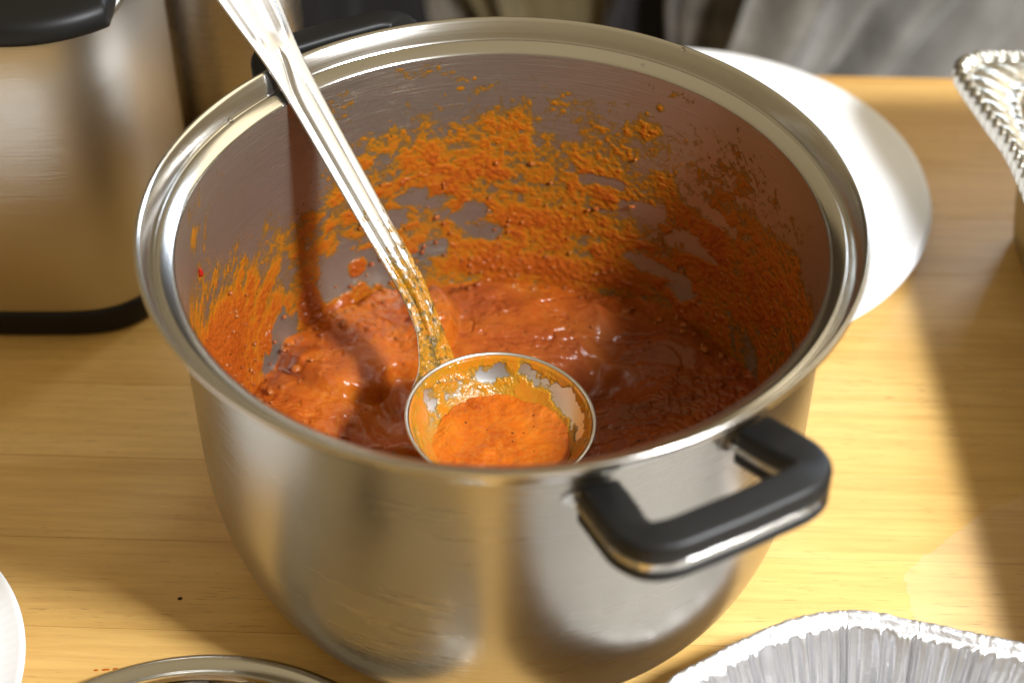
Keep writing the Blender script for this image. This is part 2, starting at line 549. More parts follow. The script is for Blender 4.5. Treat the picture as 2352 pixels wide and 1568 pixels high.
# ------------------------------------------------------------------ sauce smeared on the inner wall
def wall_film():
    na, nz = 1500, 420
    azs = np.radians(np.linspace(-38, 218, na))
    zs = np.linspace(.030, .176, nz)
    A, Z = np.meshgrid(azs, zs, indexing='ij')
    D = np.degrees(A)
    top = np.interp(D, [-40, 0, 10, 28, 42, 58, 77, 84, 98, 108, 115, 121, 127, 134, 142, 150, 162, 172, 180, 220],
                    [.112, .122, .130, .132, .138, .139, .136, .140, .147, .143, .138, .138, .137, .112, .112, .108, .124, .136, .130, .11])
    top = top - .004 - .011 * sstep(50, 66, D) * (1 - sstep(118, 130, D))
    arc = A * .1355
    # strokes run along the wall at the back and lean up to the right on the left side
    warp = (fbm(arc * 30, Z * 60, oct=3, seed=5) - .5)
    wl = sstep(134, 152, D)
    th = .95
    ul, vl = arc * math.cos(th) - Z * math.sin(th), arc * math.sin(th) + Z * math.cos(th)
    n1 = fbm(arc * 72 + warp * 1.6, Z * 92 + warp * 2.4, oct=5, seed=11, gain=.60) * (1 - wl) + fbm(ul * 62 + warp, vl * 190 + warp * 1.6, oct=5, seed=13, gain=.60) * wl
    n2 = fbm(arc * 430, Z * 480, oct=4, seed=31, gain=.6) * (1 - wl) + fbm(ul * 300, vl * 700, oct=4, seed=33, gain=.6) * wl
    u, v = arc, Z
    n3 = fbm(u * 16, v * 34, oct=3, seed=51)
    env = (top - Z) / .020
    T = np.clip(env, -2.2, 1.0) * .30 + np.clip(env - 1.6, 0, 3) * .03
    T += (n1 - .5) * 1.9 + (n3 - .5) * .7 + (n2 - .5) * 1.15 + .05 + .30 * sstep(143, 158, D) * sstep(.118, .100, Z)
    def blob(a, z, ra, rz, s, rot=0):
        nonlocal T
        da, dz = (D - a) / ra, (Z - z) / rz
        c, q = math.cos(rot), math.sin(rot)
        da, dz = da * c + dz * q, -da * q + dz * c
        d = np.sqrt(da * da + dz * dz) + (n1 - .5) * 1.6
        T = T + s * (1 - sstep(.55, 1.25, d))
    # bare steel patches
    for b in ((127, .068, 6.5, .014, -1.6), (132, .060, 4.5, .012, -1.3), (119, .058, 5, .008, -1.1), (147, .055, 5.0, .013, -1.7), (152, .046, 4, .008, -1.3),
              (110, .100, 4, .006, -.9), (103, .095, 5, .005, -.9), (115, .088, 4, .006, -.7), (98, .084, 5, .006, -.8), (94, .072, 5, .006, -.6), (88, .092, 4, .006, -.5),
              (47, .092, 6, .008, -1.4, .4), (69, .110, 6, .004, -1.1, .3), (58, .100, 6, .004, -1.0, .3), (54, .067, 8, .004, -1.2, .3),
              (47, .062, 5, .004, -1.4), (40, .115, 6, .004, -.8, .4), (141, .085, 5, .012, -.6), (106, .066, 4, .006, -.8)):
        blob(*b)
    # thick dabs
    for b in ((124, .066, 2.6, .0060, 2.4), (137, .058, 3.5, .012, 1.6), (131, .048, 5, .006, 1.2), (167, .085, 9, .022, .5), (90, .052, 14, .006, .5), (72, .052, 14, .006, .45),
              (98, .115, 8, .008, .2), (84, .078, 12, .007, .3), (105, .120, 10, .008, .15), (121, .128, 3, .005, .7), (30, .10, 18, .030, .25)):
        blob(*b)
    # far flecks above the tide line
    rs = np.random.RandomState(3)
    for k in range(46):
        a = rs.choice([rs.uniform(84, 124), rs.uniform(30, 84), rs.uniform(150, 184)])
        z = np.interp(a, [30, 58, 77, 98, 115, 150, 184], [.142, .146, .142, .150, .143, .12, .142]) + abs(rs.normal(0, .004))
        i0 = int(np.interp(a, [-38, 218], [0, na - 1])); j0 = int(np.interp(z, [.030, .176], [0, nz - 1]))
        r_ = int(rs.uniform(3, 9))
        sl = (slice(max(0, i0 - r_ * 2), i0 + r_ * 2), slice(max(0, j0 - r_), j0 + r_))
        d = np.hypot((D[sl] - a) / (rs.uniform(.12, .38)), (Z[sl] - z) / (rs.uniform(.0003, .0009))) + (n2[sl] - .5) * 1.5
        T[sl] = np.maximum(T[sl], .30 * (1 - d))
    for a, z, ra, rz in ((56.8, .1625, .9, .0022), (59.5, .157, .5, .0018), (99, .160, .9, .0012), (171.9, .139, 1.2, .0055), (96, .165, .4, .001)):
        d = np.hypot((D - a) / ra, (Z - z) / rz) + (n2 - .5) * 1.2
        T = np.maximum(T, .5 * (1 - d))
    sp = vnoise(arc * 1050, Z * 1250, 0., 97) + .35 * (n2 - .5)
    zone = sstep(.024, .0, Z - top) * sstep(-.020, -.004, Z - top)
    T = np.where(zone > .02, np.maximum(T, (sp - (.96 - .27 * zone)) * 1.6), T)
    lump = np.clip(T, 0, 1.3)
    off = np.clip(T, -.5, 2.0) * .0007 + np.clip(T - .35, 0, 2) * (fbm(u * 520, v * 520, oct=3, seed=77) - .3) * .0017
    off = np.where(T < -.12, -.0003 * np.clip((-T - .12) * 6, 0, 1), np.maximum(off, .00003))
    rad = wall_r(Z) - off
    V = np.stack([rad * np.cos(A), rad * np.sin(A), Z], -1).reshape(-1, 3)
    F = grid_faces(na, nz)
    tf = T.ravel()[F].max(1)
    V, F, at = compact(V, F[tf > -.12], {'thick': np.clip(T + .12, 0, 1.2)})
    return mesh_obj('sauce_smear', V, F[:, ::-1].copy(), M_film, None, True, at)
sm = wall_film()
tag(sm, 'dried orange curry sauce splashed in a rough band around the inner pot wall', 'sauce', kind='stuff')

# ------------------------------------------------------------------ sauce with meat in the pot
def sauce_height(X, Y):
    b = np.full(X.shape, .0400)
    def dome(cx, cy, rx, ry, h, rot=0, p=2.0, e=.35):
        c, s = math.cos(rot), math.sin(rot)
        dx, dy = X - cx, Y - cy
        a, q = (dx * c + dy * s) / rx, (-dx * s + dy * c) / ry
        d = (np.abs(a) ** p + np.abs(q) ** p) ** (1 / p)
        return h * (1 - sstep(1 - e, 1 + e, d)) * (1 - .25 * np.clip(d, 0, 1) ** 2)
    wx = (fbm(X * 28, Y * 28, oct=3, seed=3) - .5) * .02
    wy = (fbm(X * 28, Y * 28, oct=3, seed=9) - .5) * .02
    X, Y = X + wx, Y + wy
    h = b; b0 = b.copy()
    h = h + dome(-.066, .076, .043, .026, .016, R(38), 2.6, .11)      # slab of meat at the left back
    h = h + dome(.002, .086, .052, .030, .015, R(-6), 2.6, .14)       # slab behind the ladle
    h = h + dome(-.098, .022, .034, .030, .012, R(60), 2.2, .4)       # mound at the left
    h = h + dome(-.080, -.030, .050, .026, .010, R(-40), 2.2, .5)
    h = h + dome(.090, .040, .040, .045, .012, R(-50), 2.4, .3)
    h = h + dome(.075, .088, .034, .020, .010, R(-30), 2.4, .3)
    h = h + dome(.085, -.035, .040, .045, .010, 0, 2.2, .4)
    h = h - dome(-.052, .026, .024, .010, .009, R(-40), 2, .7)        # dark hollows
    h = h - dome(.045, .046, .020, .010, .020, R(10), 2, .7)
    h = h - dome(-.050, -.010, .014, .010, .013, 0, 2, .8)
    h = h - dome(.000, -.020, .046, .046, .012, 0, 2, .2)
    return b0 + .004 + (h - b0 - .004) * .72

def sauce_surface():
    n = 760
    x = np.linspace(-.1345, .1345, n)
    X, Y = np.meshgrid(x, x, indexing='ij')
    H = sauce_height(X, Y)
    r1 = np.abs(fbm(X * 42 + Y * 14, Y * 70, oct=4, seed=21) - .5)
    H = H - np.clip(.06 - r1, 0, 1) * .018
    H = H + (fbm(X * 60, Y * 60, oct=3, seed=40) - .5) * .0032
    g = fbm(X * 210, Y * 210, oct=3, seed=60)
    rough = sstep(.50, .70, fbm(X * 24, Y * 24, oct=2, seed=71))
    H = H + (g - .5) * (.0006 + .0012 * rough)
    H = H + np.clip(fbm(X * 330, Y * 330, oct=2, seed=90) - .60, 0, 1) * .002 * rough
    rr = np.hypot(X, Y)
    F = grid_faces(n, n)
    V = np.stack([X, Y, H], -1).reshape(-1, 3)
    lim = wall_r(V[:, 2]) + .0004
    rv = np.maximum(rr.ravel(), 1e-9)
    k = np.minimum(1, lim / rv)
    V[:, 0] *= k; V[:, 1] *= k
    keep = (rv[F] < lim[F] + .0006).any(1)
    V, F, _ = compact(V, F[keep], {})
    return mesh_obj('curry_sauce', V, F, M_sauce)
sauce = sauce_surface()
tag(sauce, 'thick glossy orange red sauce with lumps of meat covering the bottom of the pot', 'sauce', kind='stuff')

# ------------------------------------------------------------------ crumbs of meat
def crumbs():
    rs = np.random.RandomState(12)
    bm = bmesh.new(); bmesh.ops.create_icosphere(bm, subdivisions=2, radius=1)
    bv = np.array([v.co[:] for v in bm.verts]); bf = np.array([[v.index for v in f.verts] for f in bm.faces]); bm.free()
    VV, FF = [], []
    c = 0
    pts = []
    for k in range(80):
        a = R(rs.uniform(20, 168)); r = rs.uniform(.114, .1285)
        pts.append((r * math.cos(a), r * math.sin(a), None, rs.uniform(.0007, .0019)))
    for k in range(26):
        a = R(rs.uniform(0, 360)); r = .13 * math.sqrt(rs.uniform(0, 1))
        if math.hypot(r * math.cos(a), r * math.sin(a) + .02) < .044: continue
        pts.append((r * math.cos(a), r * math.sin(a), None, rs.uniform(.0005, .0014)))
    for k in range(120):
        a = R(rs.choice([rs.normal(82, 18), rs.normal(100, 14), rs.normal(165, 8)])); z = .045 + abs(rs.normal(0, .030))
        rr = float(wall_r(z)) - .0012
        if z < .135: pts.append((rr * math.cos(a), rr * math.sin(a), z, rs.uniform(.0004, .0012)))
    for x, y, z, s in pts:
        if z is None: z = float(sauce_height(np.array([[x]]), np.array([[y]]))[0, 0]) + s * .2
        nz = fbm(bv[:, 0] * 1.7 + c, bv[:, 1] * 1.7, bv[:, 2] * 1.7, oct=2, seed=c % 50)
        P = bv * (s * (.6 + .9 * nz))[:, None] * np.array([rs.uniform(.8, 1.4), rs.uniform(.8, 1.3), .85]) + np.array([x, y, z])
        VV.append(P); FF.append(bf + len(bv) * c); c += 1
    o = mesh_obj('minced_meat', np.vstack(VV), np.vstack(FF), M_film_thick)
    tag(o, 'tiny crumbs of minced meat clinging where the sauce meets the pot wall', 'meat', kind='stuff')
M_film_thick = sauce_mat('meat_crumb', base=(.30, .080, .014))
crumbs()

# ------------------------------------------------------------------ ladle
ladle = empty('soup_ladle', (0, -.0196, .058))
tag(ladle, 'stainless steel soup ladle leaning on the pot rim, its bowl full of orange sauce', 'ladle')
LB = np.array([0, -.0196, .058])
BC = np.array([-.001, -.0196, 0]); BR = .0413; DEP = .0300; ZR = .0880
RS = (BR ** 2 + DEP ** 2) / (2 * DEP)
TILT = Matrix.Rotation(R(3.0), 3, 'Y')
def bowl_pt(r, ang, off=0.):
    """point of the ladle's inner bowl (off = towards the hollow)"""
    zc = RS - DEP
    rad = RS - off
    th = r / RS
    x, y, z = rad * np.sin(th) * np.cos(ang), rad * np.sin(th) * np.sin(ang), zc - rad * np.cos(th)
    M = np.array(TILT)
    P = np.stack([x, y, z], -1) @ M.T
    return P + np.array([BC[0], BC[1], ZR])
TMAX = RS * math.asin(min(1, BR / RS))
def bowl():
    seg = 128
    t = np.linspace(0, 2 * PI, seg, endpoint=False)
    rows = []
    for r in np.linspace(0.0002, TMAX, 30): rows.append(bowl_pt(np.full(seg, r), t, 0))
    rim_in = rows[-1]
    c = rim_in.mean(0)
    outd = (rim_in - c) / np.linalg.norm(rim_in - c, axis=1)[:, None]
    rows.append(rim_in + outd * .0004 + [0, 0, .0004])
    rows.append(rim_in + outd * .0012 + [0, 0, .0004])
    rows.append(rim_in + outd * .0016 - [0, 0, .0001])
    for r in np.linspace(TMAX, 0.0002, 30): rows.append(bowl_pt(np.full(seg, r), t, -.0011))
    V = np.array(rows).reshape(-1, 3) - LB
    return mesh_obj('bowl', V, grid_faces(len(rows), seg, True), M_ladle, ladle)
bowl()

W2 = []
ctrl = [  # centre line from bowl to the far end, half width
    ((-0.0280, 0.0078, 0.0825), .0160), ((-0.0303, 0.0151, 0.0880), .0092), ((-0.0334, 0.0279, 0.0930), .0070), ((-0.0378, 0.0378, 0.1010), .0070), ((-0.0420, 0.0434, 0.1090), .0072),
    ((-0.0475, 0.0484, 0.1185), .0074), ((-0.0545, 0.0559, 0.1285), .0076)]
A0 = np.array([-0.1017, 0.1082, 0.1940]); B0 = np.array([-0.0545, 0.0559, 0.1285])
D0 = (A0 - B0)
for t, wd in ((.35, .0080), (.7, .0085), (.9, .0092), (1.05, .0106), (1.25, .0136), (1.5, .0166), (1.9, .019), (2.3, .0195)):
    ctrl.append((tuple(B0 + D0 * t), wd))
CP = catmull([c[0] for c in ctrl], 12)
CW = catmull([(c[1], 0, 0) for c in ctrl], 12)[:, 0]
seglen = np.concatenate([[0], np.cumsum(np.linalg.norm(np.diff(CP, axis=0), axis=1))])
HL = seglen[-1]
def handle_frame(ns):
    s = np.linspace(0, HL, ns)
    P = np.stack([np.interp(s, seglen, CP[:, k]) for k in range(3)], -1)
    Wd = np.interp(s, seglen, CW)
    T = np.gradient(P, axis=0); T /= np.linalg.norm(T, axis=1)[:, None]
    side = np.array([.695, .719, 0.])
    side = side - T * (T @ side)[:, None]; side /= np.linalg.norm(side, axis=1)[:, None]
    Nn = np.cross(side, T)
    Nn *= np.sign(Nn[:, 2:3])
    return s, P, Wd, side, Nn
S_RIM = float(np.interp(.118, [0, 1], [0, 1]))
def relief(s, u):
    """raised rib and side grooves of the pressed handle"""
    s0 = np.interp(1.03, [0, 1], [0, 1])
    sb = seglen[6 * 12] + np.linalg.norm(D0) * 1.02     # arc length where the single rib ends near the pot rim
    rib = (1 - sstep(-.004, .003, s - sb)) * sstep(.012, .035, s)
    wv = .34 + .18 * sstep(.02, .09, s) * (1 - sstep(-.03, 0.001, s - sb)) - .24 * sstep(-.02, 0.0, s - sb)
    cen = -.02 + .10 * sstep(-.03, 0, s - sb)
    prof = np.clip(1 - ((u - cen) / wv) ** 2, 0, 1) ** .7
    groove = np.exp(-((np.abs(u - cen) - wv * 1.12) / .09) ** 2)
    h = rib * (.0019 * prof - .0006 * groove)
    up = sstep(.001, .012, s - sb)
    h = h + up * (.0013 * np.exp(-((np.abs(u) - .62) / .15) ** 2) - .0011 * np.clip(1 - (u / .42) ** 2, 0, 1))
    h = h + .0006 * u ** 2 * 0
    return h
def ladle_handle():
    ns, nu = 420, 45
    s, P, Wd, side, Nn = handle_frame(ns)
    u = np.linspace(-1, 1, nu)
    S, U_ = np.meshgrid(s, u, indexing='ij')
    H = relief(S, U_)
    top = P[:, None] + side[:, None] * (U_ * Wd[:, None])[..., None] + Nn[:, None] * (H + .0007 * (1 - U_ ** 8))[..., None]
    bot = P[:, None] + side[:, None] * (U_ * Wd[:, None])[..., None] + Nn[:, None] * (H - .0008)[..., None]
    ring = np.concatenate([top, bot[:, ::-1]], 1)
    V = ring.reshape(-1, 3) - LB
    F = [tuple(f) for f in grid_faces(ns, 2 * nu, True).tolist()]
    F.append(tuple(range(2 * nu))); F.append(tuple(range((ns - 1) * 2 * nu, ns * 2 * nu))[::-1])
    o = mesh_obj('handle', V, F, M_ladle, ladle)
    bm = bmesh.new(); bm.from_mesh(o.data); bmesh.ops.recalc_face_normals(bm, faces=bm.faces); bm.to_mesh(o.data); bm.free()
ladle_handle()

def handle_film():
    ns, nu = 900, 110
    s, P, Wd, side, Nn = handle_frame(ns)
    u = np.linspace(-1.0, 1.0, nu)
    S, U_ = np.meshgrid(s, u, indexing='ij')
    x = S * 1000 / 3.2; y = U_ * Wd[:, None] * 1000 / 1.9
    n1 = fbm(x, y, oct=4, seed=8, gain=.6); n2 = fbm(x * 3, y * 3, oct=3, seed=18)
    cover = np.interp(S, [0, .015, .045, .060, .075, .090, .11], [.70, .62, .55, .36, -.04, -.28, -1.2])
    cover = cover + .16 * sstep(.3, .9, U_) * sstep(.105, .05, S) - .12 * (1 - sstep(.0, .5, np.abs(U_))) * sstep(.04, .08, S)
    T = cover + (n1 - .5) * 1.6 + (n2 - .5) * .25 - .02
    off = np.where(T < 0, -.0004, np.clip(T, 0, 1) * .0012 + .00005)
    Hh = relief(S, U_) + .0007 * (1 - U_ ** 8) + off
    V = (P[:, None] + side[:, None] * (U_ * Wd[:, None])[..., None] + Nn[:, None] * Hh[..., None]).reshape(-1, 3) - LB
    F = grid_faces(ns, nu)
    tf = T.ravel()[F].max(1)
    V, F, at = compact(V, F[tf > 0], {'thick': np.clip(T * .5 + .12, 0, 1)})
    o = mesh_obj('sauce_film', V, F, M_lfilm, ladle, True, at)
handle_film()

def bowl_film():
    nr, na = 220, 900
    r = np.linspace(.010, TMAX * .995, nr); t = np.linspace(0, 2 * PI, na)
    Rr, Tt = np.meshgrid(r, t, indexing='ij')
    cx, cy = np.cos(Tt) * Rr * 1000, np.sin(Tt) * Rr * 1000
    n1 = fbm(cx / 7, cy / 7, oct=4, seed=4, gain=.6); n2 = fbm(cx / 1.2, cy / 1.2, oct=3, seed=14)
    T = .95 + (n1 - .5) * 2.0 + (n2 - .5) * .5
    D = (np.degrees(Tt) + 360) % 360
    def bare(a, q, ra, rq, s):
        nonlocal T
        da = (D - a + 180) % 360 - 180
        d = np.hypot(da / ra, (Rr / TMAX - q) / rq) + (n1 - .5) * .9
        T = T - s * (1 - sstep(.6, 1.2, d))
    bare(38, .82, 24, .10, 1.5); bare(14, .80, 16, .10, 1.3); bare(98, .84, 14, .09, 1.0); bare(70, .86, 8, .07, .9); bare(150, .82, 12, .09, .9); bare(196, .88, 16, .07, .8); bare(128, .78, 8, .09, .5)
    off = np.where(T < 0, -.0003, np.clip(T, 0, 1) * .0009 + .00004)
    off = off * (1 - .6 * sstep(.96, 1., Rr / TMAX))
    P = bowl_pt(Rr, Tt, off)
    F = grid_faces(nr, na)
    tf = T.ravel()[F].max(1)
    V, F, at = compact(P.reshape(-1, 3) - LB, F[tf > 0], {'thick': np.clip(T * .45 + .10, 0, 1)})
    mesh_obj('sauce_film', V, F, M_bfilm, ladle, True, at)
bowl_film()

def bowl_sauce():
    n = 300
    ZL = .0722
    x = np.linspace(-.036, .036, n)
    X, Y = np.meshgrid(x, x, indexing='ij')
    rr = np.hypot(X, Y); an = np.arctan2(Y, X)
    rmax = .0322 + (fbm(np.cos(an) * 3.4, np.sin(an) * 3.4, oct=4, seed=6) - .5) * .006
    H = ZL + (fbm(X * 90, Y * 90, oct=3, seed=2) - .5) * .0026 + (fbm(X * 330, Y * 330, oct=3, seed=22) - .5) * .0005
    H = H + (fbm(X * 600, Y * 600, oct=2, seed=29) - .5) * .0006 * sstep(.018, .030, rr)
    H = H + .0008 * np.clip(1 - rr / .03, 0, 1) - .0040 * sstep(-.0014, .0006, rr - rmax)
    V = np.stack([X + BC[0], Y + BC[1], H], -1).reshape(-1, 3)
    F = grid_faces(n, n)
    keep = (rr.ravel()[F] < rmax.ravel()[F] + .0012).all(1)
    V, F, _ = compact(V, F[keep], {})
    o = mesh_obj('ladled_sauce', V, F, M_bowlsauce)
    tag(o, 'bright orange scoop of sauce held in the bowl of the steel ladle', 'sauce')
bowl_sauce()

# ------------------------------------------------------------------ water drops on the rim
M_water, nt_, b_ = new_mat('water')
b_.inputs['Transmission Weight'].default_value = 1; b_.inputs['Roughness'].default_value = .02; b_.inputs['IOR'].default_value = 1.33
for (azd, rr, zz, sx), lab in (((148.9, .1432, .1822, .0016), 'round water drop on the left of the pot rim below the ladle handle'),
                              ((118.7, .1400, .1806, .0012), 'small water drop on the pot rim just right of the ladle handle'),
                              ((61.8, .1392, .1803, .0014), 'bright water drop on the back right of the inner rim step'),
                              ((55.4, .1478, .1897, .0014), 'water drop on the outer edge of the pot rim in front of the white plates')):
    a = R(azd)
    bm = bmesh.new(); bmesh.ops.create_icosphere(bm, subdivisions=3, radius=1)
    for v in bm.verts:
        f = 1 + .12 * math.sin(3 * v.co.x + 2 * v.co.y)
        v.co = Vector((v.co.x * sx * f, v.co.y * sx * .8, v.co.z * sx * .5))
    me = bpy.data.meshes.new('water_drop'); bm.to_mesh(me); bm.free()
    me.polygons.foreach_set('use_smooth', np.ones(len(me.polygons), dtype=bool)); me.materials.append(M_water)
    o = bpy.data.objects.new('water_drop', me); col.objects.link(o)
    o.location = (rr * math.cos(a), rr * math.sin(a), zz); o.rotation_euler = (0, 0, a)
    tag(o, lab, 'water drop', 'water drops on the pot rim')

# ------------------------------------------------------------------ vessels behind the pot
def superring(cx, cy, ax, ay, n, z, seg=160, k=1.):
    t = np.linspace(0, 2 * PI, seg, endpoint=False)
    c, s = np.cos(t), np.sin(t)
    return np.stack([cx + k * ax * np.sign(c) * np.abs(c) ** (2 / n), cy + k * ay * np.sign(s) * np.abs(s) ** (2 / n), np.full(seg, z)], -1)
urn = empty('drinks_urn', (-.2555, .2160, 0))
tag(urn, 'brushed steel hot drinks urn with black lid and black base left of the pot', 'urn')
def ring_obj(name, rows, mat, parent):
    V = np.array(rows); m = V.shape[1]
    F = [tuple(f) for f in grid_faces(len(rows), m, True).tolist()]
    F.append(tuple(range(m))[::-1]); F.append(tuple(range((len(rows) - 1) * m, len(rows) * m)))
    o = mesh_obj(name, V.reshape(-1, 3), F, mat, parent)
    return o
AX, AY = .0695, .0850
ring_obj('base_ring', [superring(0, 0, AX, AY, 3.6, z, k=k) for z, k in ((.0002, .97), (.0015, 1.0), (.004, 1.008), (.0150, 1.008), (.0165, 1.004), (.017, .99))], M_blackring, urn)
ring_obj('body', [superring(0, 0, AX, AY, 3.6, z, k=k) for z, k in ((.0165, .990), (.018, .993), (.06, .993), (.10, .993), (.15, .993), (.183, .993), (.1855, .985), (.187, .96))], M_urn, urn)
lid = []
for z, k in ((.1835, .97), (.1842, .995), (.1870, 1.0), (.1915, .995), (.1945, .975), (.1965, .93), (.1975, .86), (.1985, .6), (.199, .2)):
    t = np.linspace(0, 2 * PI, 200, endpoint=False)
    x = .0180 + .070 * np.cos(t) * k
    y = -.0150 + .070 * np.sin(t) * k
    x = np.minimum(x, .0655 * (1 - (1 - k) * .6))
    lid.append(np.stack([x, y, np.full(200, z)], -1))
ring_obj('lid', lid, M_black, urn)

can = empty('steel_canister', (-.1700, .3345, 0))
tag(can, 'plain round steel canister behind the ladle handle and beside the urn', 'canister')
lathe('body', rounded([(0, .0003), (.0445, .0003), (.0455, .004), (.0455, .230), (.043, .2345), (0.001, .2345)], .002), steel('warm_canister_steel', (.52, .48, .42), .24, aniso=.5, brush=.12, brush_scale=(9, 9, 900)), can, 128)
lathe('lid', rounded([(.0405, .235), (.0440, .2350), (.0440, .246), (.040, .250), (.001, .250)], .002), M_black, can, 96)

# ------------------------------------------------------------------ foam plates
def plate_rows(Rp, z, ribs=True, seg=360, h=.012, th=.0012):
    t = np.linspace(0, 2 * PI, seg, endpoint=False)
    rows = []
    prof = [(0.001, .001), (.62, .001), (.66, .0016), (.72, .0045), (.76, .0062), (.80, .0068), (.84, .0074), (.88, .0082), (.93, .0096), (.97, .0112), (.992, h), (1.0, h - .0003), (1.002, h - .0012), (.99, h - .0016)]
    for q, zz in prof:
        rib = .00012 * np.sin(t * 120) if (ribs and .78 < q < .98) else 0
        rows.append(np.stack([Rp * q * np.cos(t), Rp * q * np.sin(t), zz + z + rib + 0 * t], -1))
    for q, zz in prof[::-1][2:]:
        rows.append(np.stack([Rp * q * np.cos(t) * .999, Rp * q * np.sin(t) * .999, zz + z - th + 0 * t], -1))
    return np.array(rows)
for k in range(3):
    rows = plate_rows(.1440, k * .0032 + .0005)
    o = mesh_obj('foam_plate', rows.reshape(-1, 3), grid_faces(len(rows), 360, True), M_foam)
    o.location = (.1070 + (.0, .0008, -.0006)[k], .2510 + (.0, -.0006, .0005)[k], 0); o.rotation_euler = (0, 0, .3 * k)
    tag(o, ('white foam plate at the bottom of the stack right of the pot', 'white foam plate in the middle of the stack of three right of the pot', 'white foam plate on top of the stack right of the pot')[k], 'plate', 'stack of white foam plates behind the pot')
rows = plate_rows(.1, .0005)
o = mesh_obj('foam_plate', rows.reshape(-1, 3), grid_faces(len(rows), 360, True), M_foam)
o.location = (-.3105, -.1090, 0)
tag(o, 'white foam plate cut off by the lower left corner of the photo', 'plate')

# ------------------------------------------------------------------ glass lid in front
gl = empty('glass_lid', (-.1290, -.2020, 0))
tag(gl, 'round glass pot lid with steel edge lying on the table at the bottom left', 'lid')
lathe('steel_edge', [(.1005, .0030), (.1045, .0010), (.1095, .0004), (.1125, .0020), (.1135, .0050), (.1128, .0078), (.1105, .0090), (.1080, .0086), (.1058, .0070), (.1040, .0078), (.1010, .0084), (.0998, .0070), (.1005, .0030)], M_rim, gl, 200)
M_glass, ntg, bg = new_mat('lid_glass')
bg.inputs['Transmission Weight'].default_value = 1; bg.inputs['Roughness'].default_value = .03; bg.inputs['IOR'].default_value = 1.45
bg.inputs['Base Color'].default_value = (.93, .95, .93, 1)
gp = [(.0995 - .0 , .0066)] + [(.0995 * math.cos(a), .0066 + .026 * math.sin(a)) for a in np.linspace(.1, PI / 2 - .1, 14)]
gp2 = [(x, z + .0030) for x, z in gp[::-1]]
lathe('glass_dome', gp + gp2 + [gp[0]], M_glass, gl, 160)
lathe('knob', rounded([(.001, .030), (.012, .030), (.010, .040), (.019, .048), (.019, .055), (.001, .058)], .003), M_black, gl, 64)

# ------------------------------------------------------------------ foil tray bottom right
def foil_tray():
    root = empty('foil_tray', (.1600, -.2060, 0))
    tag(root, 'shiny crimped aluminium foil tray at the bottom right in front of the pot', 'tray')
    seg = 1400
    t = np.linspace(0, 2 * PI, seg, endpoint=False)
    cp = catmull([(-.128, -.10, 0), (-.135, -.03, 0), (-.128, .020, 0), (-.1145, .047, 0), (-.0942, .0779, 0), (-.0474, .1071, 0), (-.0197, .1178, 0), (.0, .1178, 0), (.017, .1119, 0), (.0615, .0992, 0),
                  (.110, .082, 0), (.150, .050, 0), (.165, .0, 0), (.165, -.08, 0), (.12, -.14, 0), (0, -.155, 0), (-.09, -.145, 0), (-.128, -.10, 0)], 30)
    ca = np.unwrap(np.arctan2(cp[:, 1], cp[:, 0])); cr = np.hypot(cp[:, 0], cp[:, 1])
    o_ = np.argsort(np.mod(ca, 2 * PI))
    base_r = np.interp(np.mod(t, 2 * PI), np.mod(ca, 2 * PI)[o_], cr[o_], period=2 * PI)
    base_r = np.convolve(np.concatenate([base_r[-45:], base_r, base_r[:45]]), np.ones(91) / 91, 'valid')
    def outline(rr):
        return np.maximum(base_r + (rr - .1153), base_r * rr / .1153 * .2)
    arcn = fbm(np.cos(t) * 14, np.sin(t) * 14, oct=3, seed=5)
    ph = t * 84 + (arcn - .5) * 15
    fl = np.sin(ph)
    fl = np.sign(fl) * np.abs(fl) ** .7
    rows = []
    amp2 = .35 + 1.3 * vnoise(np.cos(t) * 26, np.sin(t) * 26, 0, 8)
    # rolled edge and flange
    for rr, z, a in ((.1105, .0362, .0), (.1120, .0350, .0), (.1138, .0348, .04), (.1150, .0360, .05), (.1153, .0378, .05), (.1145, .0394, .08), (.1130, .0398, .1), (.1114, .0388, .1), (.1104, .0374, .15), (.1092, .0367, .2),
                     (.1080, .0364, .35), (.1070, .0352, .6), (.1056, .0325, .9), (.1036, .029, 1), (.1012, .024, 1.), (.0992, .020, 1.), (.0970, .015, 1.), (.0950, .010, 1.), (.0932, .006, .9), (.0905, .0032, .5), (.087, .0022, .15), (.07, .0020, 0), (.04, .0022, 0), (.001, .0020, 0)):
        wob = (fbm(np.cos(t) * 9 + z * 60, np.sin(t) * 9, z * 90, oct=3, seed=3) - .5) * .0012
        r_ = outline(rr) + fl * a * .0012 * amp2 + wob * min(1, rr * 12)
        zz = z + fl * (.0002 if .08 <= a < .21 else 0) + (fbm(np.cos(t) * 5, np.sin(t) * 5, rr * 60, oct=3, seed=13) - .5) * .0016 * (1 if rr > .02 else 0)
        rows.append(np.stack([r_ * np.cos(t), r_ * np.sin(t), np.maximum(zz, .0006)], -1))
    V = np.array(rows)
    cut = len(rows) - 5
    mesh_obj('fluted_wall', V[:cut + 1].reshape(-1, 3), grid_faces(cut + 1, seg, True), M_foil, root)
    qs = np.linspace(1, 0.01, 40)[:, None, None]
    edge = V[cut:cut + 1]
    fl_ = edge * qs
    fl_[..., 2] = .0020 + (fbm(fl_[..., 0] * 160, fl_[..., 1] * 160, oct=3, seed=41) - .5) * .0030
    fl_[0] = edge[0]
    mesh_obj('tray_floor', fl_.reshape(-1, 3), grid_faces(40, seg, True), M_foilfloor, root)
foil_tray()

